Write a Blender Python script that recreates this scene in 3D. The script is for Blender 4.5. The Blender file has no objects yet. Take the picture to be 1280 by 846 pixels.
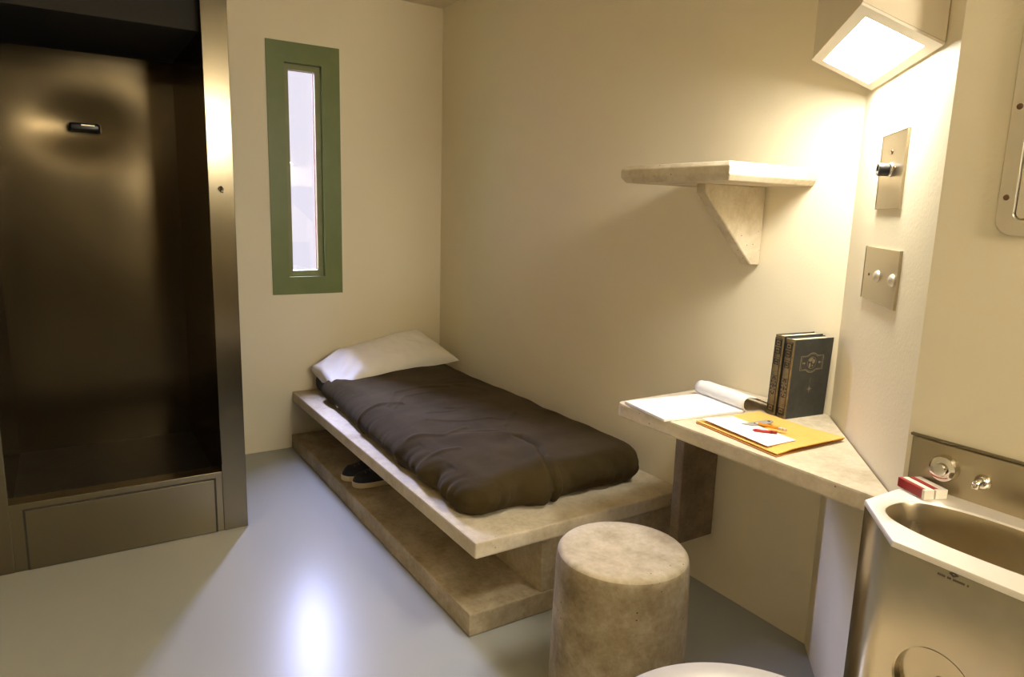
import bpy, bmesh, math, random
from mathutils import Vector, Matrix, noise
PI = math.pi
random.seed(7)
C = bpy.context.scene.collection
XS = 2.612            # the 45 degree wall stands on x + y = XS
YK = -0.474           # face of the wall behind the sink
HC = 2.448            # ceiling height
XE, YE = 5.0, -2.8    # the unseen ends of the cell
S2 = math.sqrt(0.5)

# ------------------------------------------------------------------ materials
def mat(name, col, rough=0.6, metal=0.0, spec=0.5):
    m = bpy.data.materials.new(name); m.use_nodes = True
    b = m.node_tree.nodes['Principled BSDF']
    b.inputs['Base Color'].default_value = (*col, 1)
    b.inputs['Roughness'].default_value = rough
    b.inputs['Metallic'].default_value = metal
    b.inputs['Specular IOR Level'].default_value = spec
    return m

def noisy(name, c1, c2, scale=6, detail=6, rough=0.6, rough2=None, metal=0.0, bump=0.0, bscale=40, bdist=0.01,
          lo=0.35, hi=0.65, spec=0.5, stretch=(1, 1, 1), c3=None, aniso=0):
    m = mat(name, c1, rough, metal, spec)
    nt = m.node_tree; N = nt.nodes; L = nt.links; b = N['Principled BSDF']
    tc = N.new('ShaderNodeTexCoord'); mp = N.new('ShaderNodeMapping')
    mp.inputs['Scale'].default_value = stretch
    L.new(tc.outputs['Object'], mp.inputs['Vector'])
    nz = N.new('ShaderNodeTexNoise'); nz.inputs['Scale'].default_value = scale; nz.inputs['Detail'].default_value = detail
    nz.inputs['Roughness'].default_value = 0.6
    L.new(mp.outputs['Vector'], nz.inputs['Vector'])
    cr = N.new('ShaderNodeValToRGB'); e = cr.color_ramp.elements
    e[0].position = lo; e[0].color = (*c1, 1); e[1].position = hi; e[1].color = (*c2, 1)
    if c3:
        x = cr.color_ramp.elements.new(min(hi + 0.12, 0.99)); x.color = (*c3, 1)
    L.new(nz.outputs['Fac'], cr.inputs['Fac']); L.new(cr.outputs['Color'], b.inputs['Base Color'])
    if rough2 is not None:
        mr = N.new('ShaderNodeMapRange'); mr.inputs['From Min'].default_value = 0.3; mr.inputs['From Max'].default_value = 0.7
        mr.inputs['To Min'].default_value = rough; mr.inputs['To Max'].default_value = rough2
        L.new(nz.outputs['Fac'], mr.inputs['Value']); L.new(mr.outputs['Result'], b.inputs['Roughness'])
    if bump:
        n2 = N.new('ShaderNodeTexNoise'); n2.inputs['Scale'].default_value = bscale; n2.inputs['Detail'].default_value = 4
        L.new(mp.outputs['Vector'], n2.inputs['Vector'])
        bp = N.new('ShaderNodeBump'); bp.inputs['Strength'].default_value = bump; bp.inputs['Distance'].default_value = bdist
        L.new(n2.outputs['Fac'], bp.inputs['Height']); L.new(bp.outputs['Normal'], b.inputs['Normal'])
    if aniso:
        b.inputs['Anisotropic'].default_value = aniso
    return m

M = {}
M['wall'] = noisy('cream_wall_paint', (0.81, 0.74, 0.56), (0.83, 0.76, 0.58), 3, 4, lo=.15, hi=.85, rough=0.55, bump=0.25, bscale=120, bdist=0.002, spec=0.3)
M['ceil'] = noisy('ceiling_paint', (0.74, 0.66, 0.48), (0.77, 0.69, 0.5), 3, 3, rough=0.7, bump=0.2, bscale=90, bdist=0.002, spec=0.2)
M['floor'] = noisy('grey_floor_paint', (0.365, 0.375, 0.35), (0.366, 0.376, 0.351), 2.2, 6, rough=0.28, bump=0.05, bscale=5, bdist=0.004, spec=0.15, lo=.15, hi=.85)
M['green'] = noisy('green_window_paint', (0.130, 0.170, 0.052), (0.150, 0.19, 0.062), 8, 4, rough=0.45, bump=0.1, bscale=90, bdist=0.001)
M['sash'] = noisy('olive_sash_paint', (0.17, 0.18, 0.065), (0.2, 0.21, 0.085), 10, 3, rough=0.45)
M['gasket'] = mat('brown_sealant', (0.22, 0.09, 0.05), 0.6)
M['blocker'] = noisy('sky_blocker_brown', (0.16, 0.08, 0.05), (0.24, 0.12, 0.08), 12, 5, rough=0.85)
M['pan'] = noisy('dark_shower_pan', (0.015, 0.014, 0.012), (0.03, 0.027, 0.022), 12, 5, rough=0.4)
M['steel'] = noisy('brushed_steel', (0.42, 0.36, 0.25), (0.49, 0.43, 0.31), 5, 6, rough=0.26, rough2=0.38, metal=1, bump=0.03, bscale=30, bdist=0.002)
def concrete(name, lo, mid, hi, stain=3.5, grain=60):
    m = mat(name, mid, 0.75, 0, 0.2)
    nt = m.node_tree; N = nt.nodes; L = nt.links; b = N['Principled BSDF']
    tc = N.new('ShaderNodeTexCoord')
    def nz(sc, det, ro):
        n = N.new('ShaderNodeTexNoise'); n.inputs['Scale'].default_value = sc; n.inputs['Detail'].default_value = det
        n.inputs['Roughness'].default_value = ro; L.new(tc.outputs['Object'], n.inputs['Vector']); return n
    a, g_, f = nz(stain, 8, .62), nz(grain, 5, .7), nz(13, 6, .7)
    def math_(op, x, y):
        n = N.new('ShaderNodeMath'); n.operation = op
        for i, q in enumerate((x, y)):
            if isinstance(q, (int, float)): n.inputs[i].default_value = q
            else: L.new(q, n.inputs[i])
        return n.outputs[0]
    v = math_('ADD', math_('MULTIPLY', a.outputs['Fac'], .50), math_('ADD', math_('MULTIPLY', g_.outputs['Fac'], .20), math_('MULTIPLY', f.outputs['Fac'], .30)))
    cr = N.new('ShaderNodeValToRGB'); e = cr.color_ramp.elements
    e[0].position = .36; e[0].color = (*lo, 1); e[1].position = .64; e[1].color = (*hi, 1)
    x = e.new(.50); x.color = (*mid, 1)
    L.new(v, cr.inputs['Fac'])
    # small dark air holes
    vo = N.new('ShaderNodeTexVoronoi'); vo.inputs['Scale'].default_value = 38; L.new(tc.outputs['Object'], vo.inputs['Vector'])
    vs = nz(6, 2, .5)
    pit = math_('MULTIPLY', math_('LESS_THAN', vo.outputs['Distance'], .085), math_('GREATER_THAN', vs.outputs['Fac'], .56))
    mx = N.new('ShaderNodeMix'); mx.data_type = 'RGBA'
    L.new(pit, mx.inputs['Factor']); L.new(cr.outputs['Color'], mx.inputs['A']); mx.inputs['B'].default_value = (lo[0] * .6, lo[1] * .55, lo[2] * .5, 1)
    L.new(mx.outputs['Result'], b.inputs['Base Color'])
    bp = N.new('ShaderNodeBump'); bp.inputs['Strength'].default_value = .55; bp.inputs['Distance'].default_value = .004
    L.new(math_('SUBTRACT', v, math_('MULTIPLY', pit, .3)), bp.inputs['Height']); L.new(bp.outputs['Normal'], b.inputs['Normal'])
    return m
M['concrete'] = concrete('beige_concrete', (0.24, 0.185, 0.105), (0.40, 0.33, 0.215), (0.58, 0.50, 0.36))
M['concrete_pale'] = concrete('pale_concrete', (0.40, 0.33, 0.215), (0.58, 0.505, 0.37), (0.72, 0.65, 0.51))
M['concrete_dark'] = concrete('shaded_concrete', (0.13, 0.095, 0.05), (0.22, 0.17, 0.10), (0.34, 0.275, 0.18))  # darker copy for the desk fin: shade under the desk put into the colour
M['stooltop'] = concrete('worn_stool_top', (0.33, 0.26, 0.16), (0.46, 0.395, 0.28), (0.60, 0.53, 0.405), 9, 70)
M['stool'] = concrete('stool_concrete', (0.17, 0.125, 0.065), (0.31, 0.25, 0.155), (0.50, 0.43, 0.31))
M['steel_stile'] = mat('bright_jamb_steel', (0.15, 0.13, 0.092), 0.19, 1)
M['steel_cabinet'] = noisy('cabinet_steel', (0.46, 0.40, 0.27), (0.53, 0.46, 0.33), 5, 4, rough=0.17, rough2=0.24, metal=1)
M['steel_light'] = noisy('satin_steel', (0.66, 0.61, 0.50), (0.73, 0.68, 0.57), 5, 4, rough=0.4, rough2=0.48, metal=0.8)
M['steel_polished'] = noisy('worn_bright_steel', (0.84, 0.80, 0.73), (0.9, 0.86, 0.80), 5, 6, rough=0.42, rough2=0.5, metal=0.6, bump=0.03, bscale=30, bdist=0.002)
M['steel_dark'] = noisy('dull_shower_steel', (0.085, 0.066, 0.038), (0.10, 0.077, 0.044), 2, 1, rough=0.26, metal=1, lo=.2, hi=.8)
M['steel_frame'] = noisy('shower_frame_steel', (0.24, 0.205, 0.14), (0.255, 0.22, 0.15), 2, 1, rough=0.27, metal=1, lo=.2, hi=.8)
M['chrome'] = mat('chrome', (0.75, 0.72, 0.66), 0.15, 1)
M['black'] = mat('black_plastic', (0.012, 0.012, 0.014), 0.3)
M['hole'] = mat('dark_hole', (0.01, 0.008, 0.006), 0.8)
M['seam'] = mat('dark_joint', (0.03, 0.025, 0.018), 0.8)
M['rust'] = mat('rusty_screw', (0.16, 0.09, 0.05), 0.5, 0.6)
M['housing'] = noisy('lamp_housing_paint', (0.70, 0.62, 0.47), (0.73, 0.65, 0.5), 5, 3, rough=0.45)
M['bezel'] = mat('lamp_bezel_paint', (0.80, 0.74, 0.64), 0.4)
M['blanket'] = noisy('brown_wool', (0.040, 0.028, 0.010), (0.060, 0.043, 0.018), 5, 6, rough=0.95, bump=0.6, bscale=260, bdist=0.002, spec=0.1)
M['blanket'].node_tree.nodes['Principled BSDF'].inputs['Sheen Weight'].default_value = 0.03
M['blanket'].node_tree.nodes['Principled BSDF'].inputs['Sheen Roughness'].default_value = 0.5
M['blanket'].node_tree.nodes['Principled BSDF'].inputs['Sheen Tint'].default_value = (0.75, 0.6, 0.5, 1)
M['mattress'] = mat('navy_ticking', (0.012, 0.013, 0.022), 0.7)
M['linen'] = noisy('white_cotton', (0.82, 0.79, 0.71), (0.87, 0.84, 0.76), 6, 4, rough=0.8, bump=0.25, bscale=14, bdist=0.006, spec=0.2)
M['canvas'] = mat('black_canvas', (0.010, 0.011, 0.018), 0.7)
M['rubber'] = mat('cream_rubber', (0.62, 0.52, 0.36), 0.55)
M['lace'] = mat('grey_lace', (0.12, 0.11, 0.10), 0.8)
M['paper'] = mat('white_paper', (0.83, 0.82, 0.79), 0.7, spec=0.2)
M['manila'] = noisy('yellow_manila', (0.72, 0.42, 0.10), (0.78, 0.48, 0.13), 8, 4, rough=0.65, spec=0.25)
M['manila_in'] = mat('orange_manila_edge', (0.45, 0.19, 0.035), 0.7)
M['book'] = noisy('dark_book_cloth', (0.030, 0.034, 0.034), (0.045, 0.049, 0.047), 30, 5, rough=0.5, bump=0.2, bscale=400, bdist=0.0006)
M['spine'] = noisy('worn_gilt_spine', (0.11, 0.082, 0.035), (0.23, 0.175, 0.08), 40, 5, rough=0.5)
M['gilt'] = noisy('faded_gilt', (0.22, 0.19, 0.12), (0.34, 0.30, 0.20), 60, 4, rough=0.45, metal=0.2)
M['giltdark'] = mat('blocked_ink', (0.022, 0.02, 0.014), 0.6)
M['pages'] = noisy('page_block', (0.66, 0.58, 0.42), (0.74, 0.66, 0.50), 90, 3, rough=0.8, stretch=(8, 1, 1))
M['pencil'] = mat('orange_pencil', (0.75, 0.28, 0.02), 0.4)
M['red'] = mat('red_pen', (0.50, 0.035, 0.03), 0.4)
M['eraser'] = mat('pink_eraser', (0.75, 0.50, 0.40), 0.7)
M['ferrule'] = mat('ferrule_metal', (0.8, 0.75, 0.6), 0.3, 0.8)
M['greyplastic'] = mat('grey_paper_tab', (0.33, 0.30, 0.26), 0.5)
M['redcard'] = mat('red_carton', (0.30, 0.018, 0.016), 0.4)
M['whitecard'] = mat('white_carton', (0.72, 0.68, 0.58), 0.5)
M['doorpaint'] = mat('dark_door_paint', (0.05, 0.04, 0.03), 0.5)
M['logo'] = mat('stamped_mark', (0.10, 0.07, 0.04), 0.5, 0.4)

def emission(name, col, s):
    m = bpy.data.materials.new(name); m.use_nodes = True
    nt = m.node_tree; nt.nodes.clear()
    e = nt.nodes.new('ShaderNodeEmission'); o = nt.nodes.new('ShaderNodeOutputMaterial')
    e.inputs['Color'].default_value = (*col, 1); e.inputs['Strength'].default_value = s
    nt.links.new(e.outputs[0], o.inputs['Surface']); return m
LAMP = 54.0
M['diffuser'] = emission('lit_diffuser', (1.0, 0.94, 0.82), LAMP)
g = bpy.data.materials.new('window_glass'); g.use_nodes = True
nt = g.node_tree; nt.nodes.clear()
o_ = nt.nodes.new('ShaderNodeOutputMaterial'); mx = nt.nodes.new('ShaderNodeMixShader')
tr = nt.nodes.new('ShaderNodeBsdfTransparent'); gl = nt.nodes.new('ShaderNodeBsdfGlossy'); gl.inputs['Roughness'].default_value = 0.02
tr.inputs['Color'].default_value = (0.95, 0.95, 0.97, 1)
mx.inputs[0].default_value = 0.07; nt.links.new(tr.outputs[0], mx.inputs[1]); nt.links.new(gl.outputs[0], mx.inputs[2]); nt.links.new(mx.outputs[0], o_.inputs['Surface'])
M['glass'] = g

# ------------------------------------------------------------------ mesh helpers
ORG = {}
def link_bm(name, bm, m, parent=None, smooth=False, origin=None):
    me = bpy.data.meshes.new(name)
    bmesh.ops.recalc_face_normals(bm, faces=bm.faces)
    org = ORG[parent] if parent is not None else origin
    if org is None:
        xs = [v.co.x for v in bm.verts]; ys = [v.co.y for v in bm.verts]; zs = [v.co.z for v in bm.verts]
        org = Vector(((min(xs) + max(xs)) / 2, (min(ys) + max(ys)) / 2, min(zs)))
    org = Vector(org)
    bmesh.ops.translate(bm, verts=bm.verts, vec=-org)
    if smooth:
        for f in bm.faces: f.smooth = True
    bm.to_mesh(me); bm.free()
    for mm in (m if isinstance(m, (list, tuple)) else [m]): me.materials.append(mm)
    o = bpy.data.objects.new(name, me); C.objects.link(o)
    if parent is not None: o.parent = parent
    else: o.location = org
    ORG[o] = org
    return o

def smooth_angle(o, deg=35):
    me = o.data
    for p in me.polygons: p.use_smooth = True
    bm = bmesh.new(); bm.from_mesh(me)
    for e in bm.edges:
        if len(e.link_faces) == 2 and e.calc_face_angle(0) > math.radians(deg): e.smooth = False
    bm.to_mesh(me); bm.free()
    return o

def thing(name, label, cat, loc, group=None):
    o = bpy.data.objects.new(name, None); C.objects.link(o); o.location = loc
    o.empty_display_size = 0.1
    o['label'] = label; o['category'] = cat
    if group: o['group'] = group
    ORG[o] = Vector(loc); return o

def tag(o, label, cat, group=None):
    o['label'] = label; o['category'] = cat
    if group: o['group'] = group
    return o

def structure(name, bm, m, parent=None, smooth=False):
    o = link_bm(name, bm, m, parent, smooth)
    if parent is None: o['kind'] = 'structure'
    return o

def box(bm, x0, x1, y0, y1, z0, z1, bev=0, seg=2):
    r = bmesh.ops.create_cube(bm, size=1)
    vs = r['verts']
    for v in vs:
        v.co = Vector((x0 + (v.co.x + .5) * (x1 - x0), y0 + (v.co.y + .5) * (y1 - y0), z0 + (v.co.z + .5) * (z1 - z0)))
    if bev:
        es = list({e for v in vs for e in v.link_edges})
        bmesh.ops.bevel(bm, geom=es, offset=bev, segments=seg, affect='EDGES', profile=0.6)
    return vs
def B(*a, **k):
    bm = bmesh.new(); box(bm, *a, **k); return bm

def prism(bm, pts, z0, z1, bev=0, seg=2):
    """vertical prism on a plan polygon; z0/z1 a number or one per corner"""
    n = len(pts)
    zl = z0 if isinstance(z0, (list, tuple)) else [z0] * n
    zh = z1 if isinstance(z1, (list, tuple)) else [z1] * n
    lo = [bm.verts.new((p[0], p[1], zl[i])) for i, p in enumerate(pts)]
    hi = [bm.verts.new((p[0], p[1], zh[i])) for i, p in enumerate(pts)]
    fs = [bm.faces.new(lo[::-1]), bm.faces.new(hi)]
    for i in range(n): fs.append(bm.faces.new((lo[i], lo[(i + 1) % n], hi[(i + 1) % n], hi[i])))
    if bev:
        es = list({e for f in fs for e in f.edges})
        bmesh.ops.bevel(bm, geom=es, offset=bev, segments=seg, affect='EDGES', profile=0.6)
def P(*a, **k):
    bm = bmesh.new(); prism(bm, *a, **k); return bm

def lathe(bm, prof, origin, axis=(0, 0, 1), n=48):
    """profile of (r, h) turned around an axis"""
    ax = Vector(axis).normalized(); q = ax.to_track_quat('Z', 'Y'); o = Vector(origin)
    rings = []
    for r, h in prof:
        if r < 1e-6: rings.append([bm.verts.new(o + q @ Vector((0, 0, h)))])
        else: rings.append([bm.verts.new(o + q @ Vector((r * math.cos(2 * PI * i / n), r * math.sin(2 * PI * i / n), h))) for i in range(n)])
    for a, b in zip(rings, rings[1:]):
        for i in range(n):
            j = (i + 1) % n
            vs = []
            for v in ((a[i % len(a)]), (a[j % len(a)]), (b[j % len(b)]), (b[i % len(b)])):
                if v not in vs: vs.append(v)
            if len(vs) > 2: bm.faces.new(vs)
def LT(*a, **k):
    bm = bmesh.new(); lathe(bm, *a, **k); return bm

def loft(bm, rings, closed=True, cap0=False, cap1=False):
    R = [[bm.verts.new(p) for p in r] for r in rings]
    n = len(R[0])
    for a, b in zip(R, R[1:]):
        for i in range(n if closed else n - 1):
            j = (i + 1) % n
            bm.faces.new((a[i], a[j], b[j], b[i]))
    if cap0: bm.faces.new(R[0][::-1])
    if cap1: bm.faces.new(R[-1])
    return R

def ray_poly(c, ang, poly):
    d = Vector((math.cos(ang), math.sin(ang))); best = None
    for i in range(len(poly)):
        a = Vector(poly[i]); b = Vector(poly[(i + 1) % len(poly)]); e = b - a
        den = d.x * e.y - d.y * e.x
        if abs(den) < 1e-12: continue
        w = a - Vector(c)
        t = (w.x * e.y - w.y * e.x) / den; s = (w.x * d.y - w.y * d.x) / den
        if t > 0 and -1e-6 <= s <= 1 + 1e-6 and (best is None or t < best): best = t
    return Vector(c) + d * best

def angles_for(c, poly, n):
    A = [2 * PI * i / n for i in range(n)]
    for p in poly: A.append(math.atan2(p[1] - c[1], p[0] - c[0]) % (2 * PI))
    A = sorted(A); out = []
    for a in A:
        if not out or a - out[-1] > 1e-3: out.append(a)
    for p in poly:   # keep exact corners
        a = math.atan2(p[1] - c[1], p[0] - c[0]) % (2 * PI)
        k = min(range(len(out)), key=lambda i: abs(out[i] - a)); out[k] = a
    return out

def superell(c, a, b, ang, p=2.0):
    ca, sa = math.cos(ang), math.sin(ang)
    r = (abs(ca / a) ** p + abs(sa / b) ** p) ** (-1 / p)
    return Vector((c[0] + r * ca, c[1] + r * sa))

# ------------------------------------------------------------------ the cell
structure('floor', B(-0.2, XE + .1, YE - .1, 0.1, -0.1, 0), M['floor'])
structure('ceiling', B(-0.2, XE + .1, YE - .1, 0.1, HC, HC + 0.1), M['ceil'])
# window wall with its slot
WY0, WY1, WZ0, WZ1 = -0.898, -0.705, 0.953, 2.047     # recess in the green frame
bm = bmesh.new()
box(bm, -0.14, 0, YE - .1, WY0 - .02, 0, HC); box(bm, -0.14, 0, WY1 + .02, 0.1, 0, HC)
box(bm, -0.14, 0, WY0 - .02, WY1 + .02, 0, WZ0 - .02); box(bm, -0.14, 0, WY0 - .02, WY1 + .02, WZ1 + .02, HC)
structure('wall_back', bm, M['wall'])
structure('wall_right', P([(0, 0), (XS + .002, 0), (XS + .12, 0.1), (0, 0.1)], 0, HC), M['wall'])
structure('wall_corner', P([(XS, 0), (XS - YK, YK), (XS - YK + .1, YK + .04), (XS + .1, 0.04)], 0, HC), M['wall'])
structure('wall_sink', P([(XS - YK, YK), (XE, YK), (XE, YK + .1), (XS - YK + .1, YK + .1)], 0, HC), M['wall'])
structure('wall_front', B(XE, XE + .1, YE - .1, YK + .1, 0, HC), M['wall'])
structure('wall_left', B(0, XE, YE - .1, YE, 0, HC), M['wall'])
structure('door_1', B(XE - .03, XE - .001, -2.5, -1.15, 0.0, 2.2, bev=.004), M['doorpaint'])
# walls that box the shower in (beside and above it)
SX, SY1, SY0, SZ = 0.9, -1.338, -2.27, 2.20
structure('wall_alcove', B(0.0, SX - .01, YE, SY0 - .001, 0, HC), M['wall'])
structure('wall_soffit', B(0.0, SX - .01, SY0, SY1, SZ + .001, HC), M['wall'])

structure('sky_blocker', B(-1.12, -0.145, -1.30, -1.12, 0, 4.2), M['blocker'])  # unseen block added outside to keep sky light off the long wall

# window: green surround, recessed olive sash, glass
OY0, OY1, OZ0, OZ1 = -0.988, -0.609, 0.859, 2.147
def ring_boxes(bm, x0, x1, oy0, oy1, oz0, oz1, iy0, iy1, iz0, iz1):
    """rectangular frame, mitred into one solid"""
    for (a, b) in ((x0, x1),):
        O = [(oy0, oz0), (oy1, oz0), (oy1, oz1), (oy0, oz1)]; I = [(iy0, iz0), (iy1, iz0), (iy1, iz1), (iy0, iz1)]
        rings = [[(b, *p) for p in O], [(b, *p) for p in I], [(a, *p) for p in I], [(a, *p) for p in O], [(b, *p) for p in O]]
        loft(bm, rings)
        bmesh.ops.remove_doubles(bm, verts=bm.verts, dist=1e-5)
win = thing('window_1', '', 'window', (0, -0.8, OZ0)); win['kind'] = 'structure'
del win['label']; del win['category']
bm = bmesh.new(); ring_boxes(bm, -0.001, 0.006, OY0, OY1, OZ0, OZ1, WY0, WY1, WZ0, WZ1)
link_bm('window_surround', bm, M['green'], win)
bm = bmesh.new(); ring_boxes(bm, -0.135, -0.0012, WY0 - .018, WY1 + .018, WZ0 - .018, WZ1 + .018, WY0, WY1, WZ0, WZ1)
link_bm('window_lining', bm, M['green'], win)
GY0, GY1, GZ0, GZ1 = -0.872, -0.735, 0.985, 2.018
bm = bmesh.new(); ring_boxes(bm, -0.05, -0.022, WY0 + .001, WY1 - .001, WZ0 + .001, WZ1 - .001, GY0, GY1, GZ0, GZ1)
link_bm('window_sash', bm, M['sash'], win)
bm = bmesh.new(); ring_boxes(bm, -0.056, -0.0505, WY0 + .001, WY1 - .001, WZ0 + .001, WZ1 - .001, GY0 + .002, GY1 - .002, GZ0 + .002, GZ1 - .002)
link_bm('window_gasket', bm, M['gasket'], win)
link_bm('window_pane', B(-0.066, -0.060, WY0 + .001, WY1 - .001, WZ0 + .001, WZ1 - .001), M['glass'], win)

# ------------------------------------------------------------------ shower stall
sh = thing('shower_stall', 'tall stainless steel shower stall recessed beside the window wall', 'shower', (SX / 2, -1.8, 0))
IY1, IY0, IZ0, IZ1 = -1.431, -2.141, 0.258, 2.09
# frame stiles, header, sill
link_bm('stile', B(SX - .05, SX, IY1, SY1, 0.001, SZ, bev=.002), M['steel_stile'], sh)
link_bm('stile', B(SX - .05, SX, SY0, IY0, 0.001, SZ, bev=.003), M['steel_frame'], sh)
link_bm('header', B(SX - .05, SX - .0005, IY0, IY1, IZ1, SZ, bev=.003), M['steel_frame'], sh)
bm = bmesh.new()
box(bm, SX - .06, SX - .004, IY0, IY1, 0.001, 0.2335)
box(bm, SX - .075, SX - .0005, IY0, IY1, 0.234, IZ0, bev=.002)
link_bm('sill', bm, M['steel_frame'], sh)
# access panel set in the sill, dark joint around it
link_bm('panel_joint', B(SX - .01, SX - .0022, -2.103, -1.455, 0.001, 0.2335), M['seam'], sh)
link_bm('access_panel', B(SX - .008, SX + .0005, -2.096, -1.462, 0.002, 0.228, bev=.002), M['steel_frame'], sh)
# back panel, drawn in around the fixture bolted to it
BX = 0.10; FY, FZ = -1.79, 1.643
bm = bmesh.new()
ny, nz = 70, 110
grid = []
for i in range(ny + 1):
    row = []
    for j in range(nz + 1):
        y = IY0 - .02 + (IY1 - IY0 + .04) * i / ny; z = 0.2 + (IZ1 + .1 - 0.2) * j / nz
        d2 = ((y - FY + .04) / 0.20) ** 2 + ((z - FZ) / 0.13) ** 2
        x = BX - 0.024 * math.exp(-d2) + 0.006 * noise.noise(Vector((y * 2.3, z * 1.6, 3.1))) + 0.0006 * noise.noise(Vector((y * 6, z * 4, 9.1)))
        row.append(bm.verts.new((x, y, z)))
    grid.append(row)
for i in range(ny):
    for j in range(nz): bm.faces.new((grid[i][j], grid[i + 1][j], grid[i + 1][j + 1], grid[i][j + 1]))
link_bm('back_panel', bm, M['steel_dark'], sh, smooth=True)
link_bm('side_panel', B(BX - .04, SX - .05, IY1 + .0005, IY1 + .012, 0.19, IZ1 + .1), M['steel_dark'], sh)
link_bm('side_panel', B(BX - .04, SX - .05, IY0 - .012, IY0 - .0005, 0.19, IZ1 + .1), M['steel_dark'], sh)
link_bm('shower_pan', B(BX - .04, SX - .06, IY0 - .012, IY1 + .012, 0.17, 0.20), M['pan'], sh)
link_bm('dark_reflection_block', B(BX - .04, SX - .05, IY0 - .012, IY1 + .0004, 1.955, IZ1 + .1), M['hole'], sh)  # black block standing in for the dark reflection at the top of the steel
fx = link_bm('soap_holder', B(BX - .025, BX + .035, -1.853, -1.735, 1.624, 1.658, bev=.012, seg=4), M['black'], sh, smooth=True)
link_bm('chrome_strip', B(BX + .034, BX + .0365, -1.808, -1.757, 1.6455, 1.6515, bev=.001), M['ferrule'], fx)
kh = link_bm('keyhole', LT([(0, .004), (.0085, .004), (.010, .0015), (.0102, 0)], (SX, -1.387, 1.386), (1, 0, 0), 24), M['steel_frame'], sh, smooth=True)
link_bm('key_slot', B(SX + .0035, SX + .0052, -1.3895, -1.3835, 1.377, 1.396, bev=.0006), M['hole'], kh)
bm = bmesh.new(); lathe(bm, [(0, .012), (.004, .012), (.005, .009), (.005, 0)], (SX + .003, -1.384, 1.380), (1, 0, -.4), 16)
link_bm('lock_tongue', bm, M['chrome'], kh, smooth=True)

# ------------------------------------------------------------------ concrete bunk
bk = thing('concrete_bunk', 'beige poured concrete bunk bed with an open shelf beneath it', 'bed', (1.0, -0.45, 0))
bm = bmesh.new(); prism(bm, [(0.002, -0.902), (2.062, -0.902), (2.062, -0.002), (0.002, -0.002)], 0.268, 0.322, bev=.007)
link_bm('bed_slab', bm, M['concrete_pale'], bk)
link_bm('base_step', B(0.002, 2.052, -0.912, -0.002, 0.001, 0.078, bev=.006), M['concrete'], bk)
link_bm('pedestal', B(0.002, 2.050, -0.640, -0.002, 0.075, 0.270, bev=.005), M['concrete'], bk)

# rounded slab shape helper by projection onto a signed distance surface
def sd_slab(p, x0, x1, y0, y1, z0, z1, R, rv):
    cx, cy, cz = (x0 + x1) / 2, (y0 + y1) / 2, (z0 + z1) / 2
    qx = abs(p[0] - cx) - (x1 - x0) / 2 + R; qy = abs(p[1] - cy) - (y1 - y0) / 2 + R
    d2 = min(max(qx, qy), 0) + math.hypot(max(qx, 0), max(qy, 0)) - R
    wx = d2 + rv; wz = abs(p[2] - cz) - (z1 - z0) / 2 + rv
    return min(max(wx, wz), 0) + math.hypot(max(wx, 0), max(wz, 0)) - rv
def slab_mesh(dims, R, rv, nx, ny, nz, warp):
    x0, x1, y0, y1, z0, z1 = dims
    bm = bmesh.new(); V = {}
    def vert(i, j, k):
        key = (i, j, k)
        if key not in V:
            p = Vector((x0 + (x1 - x0) * i / nx, y0 + (y1 - y0) * j / ny, z0 + (z1 - z0) * k / nz))
            n = Vector((0, 0, 1))
            for _ in range(5):
                d = sd_slab(p, *dims, R, rv); h = 1e-4
                n = Vector([(sd_slab([p[a] + (h if a == c else 0) for a in range(3)], *dims, R, rv) - d) / h for c in range(3)])
                if n.length < 1e-6: break
                n.normalize(); p = p - n * d
            V[key] = bm.verts.new(warp(p, n))
        return V[key]
    for i in range(nx):
        for j in range(ny):
            for k, s in ((0, 1), (nz, 0)):
                q = [vert(i, j, k), vert(i + 1, j, k), vert(i + 1, j + 1, k), vert(i, j + 1, k)]
                bm.faces.new(q)
    for i in range(nx):
        for k in range(nz):
            for j in (0, ny): bm.faces.new([vert(i, j, k), vert(i + 1, j, k), vert(i + 1, j, k + 1), vert(i, j, k + 1)])
    for j in range(ny):
        for k in range(nz):
            for i in (0, nx): bm.faces.new([vert(i, j, k), vert(i, j + 1, k), vert(i, j + 1, k + 1), vert(i, j, k + 1)])
    return bm

def seg_dist(p, a, b):
    ax, ay = a; bx, by = b; dx, dy = bx - ax, by - ay
    L = dx * dx + dy * dy; t = max(0, min(1, ((p[0] - ax) * dx + (p[1] - ay) * dy) / L))
    return math.hypot(p[0] - ax - dx * t, p[1] - ay - dy * t), t
def smoothstep(a, b, x):
    t = max(0, min(1, (x - a) / (b - a))); return t * t * (3 - 2 * t)

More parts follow.
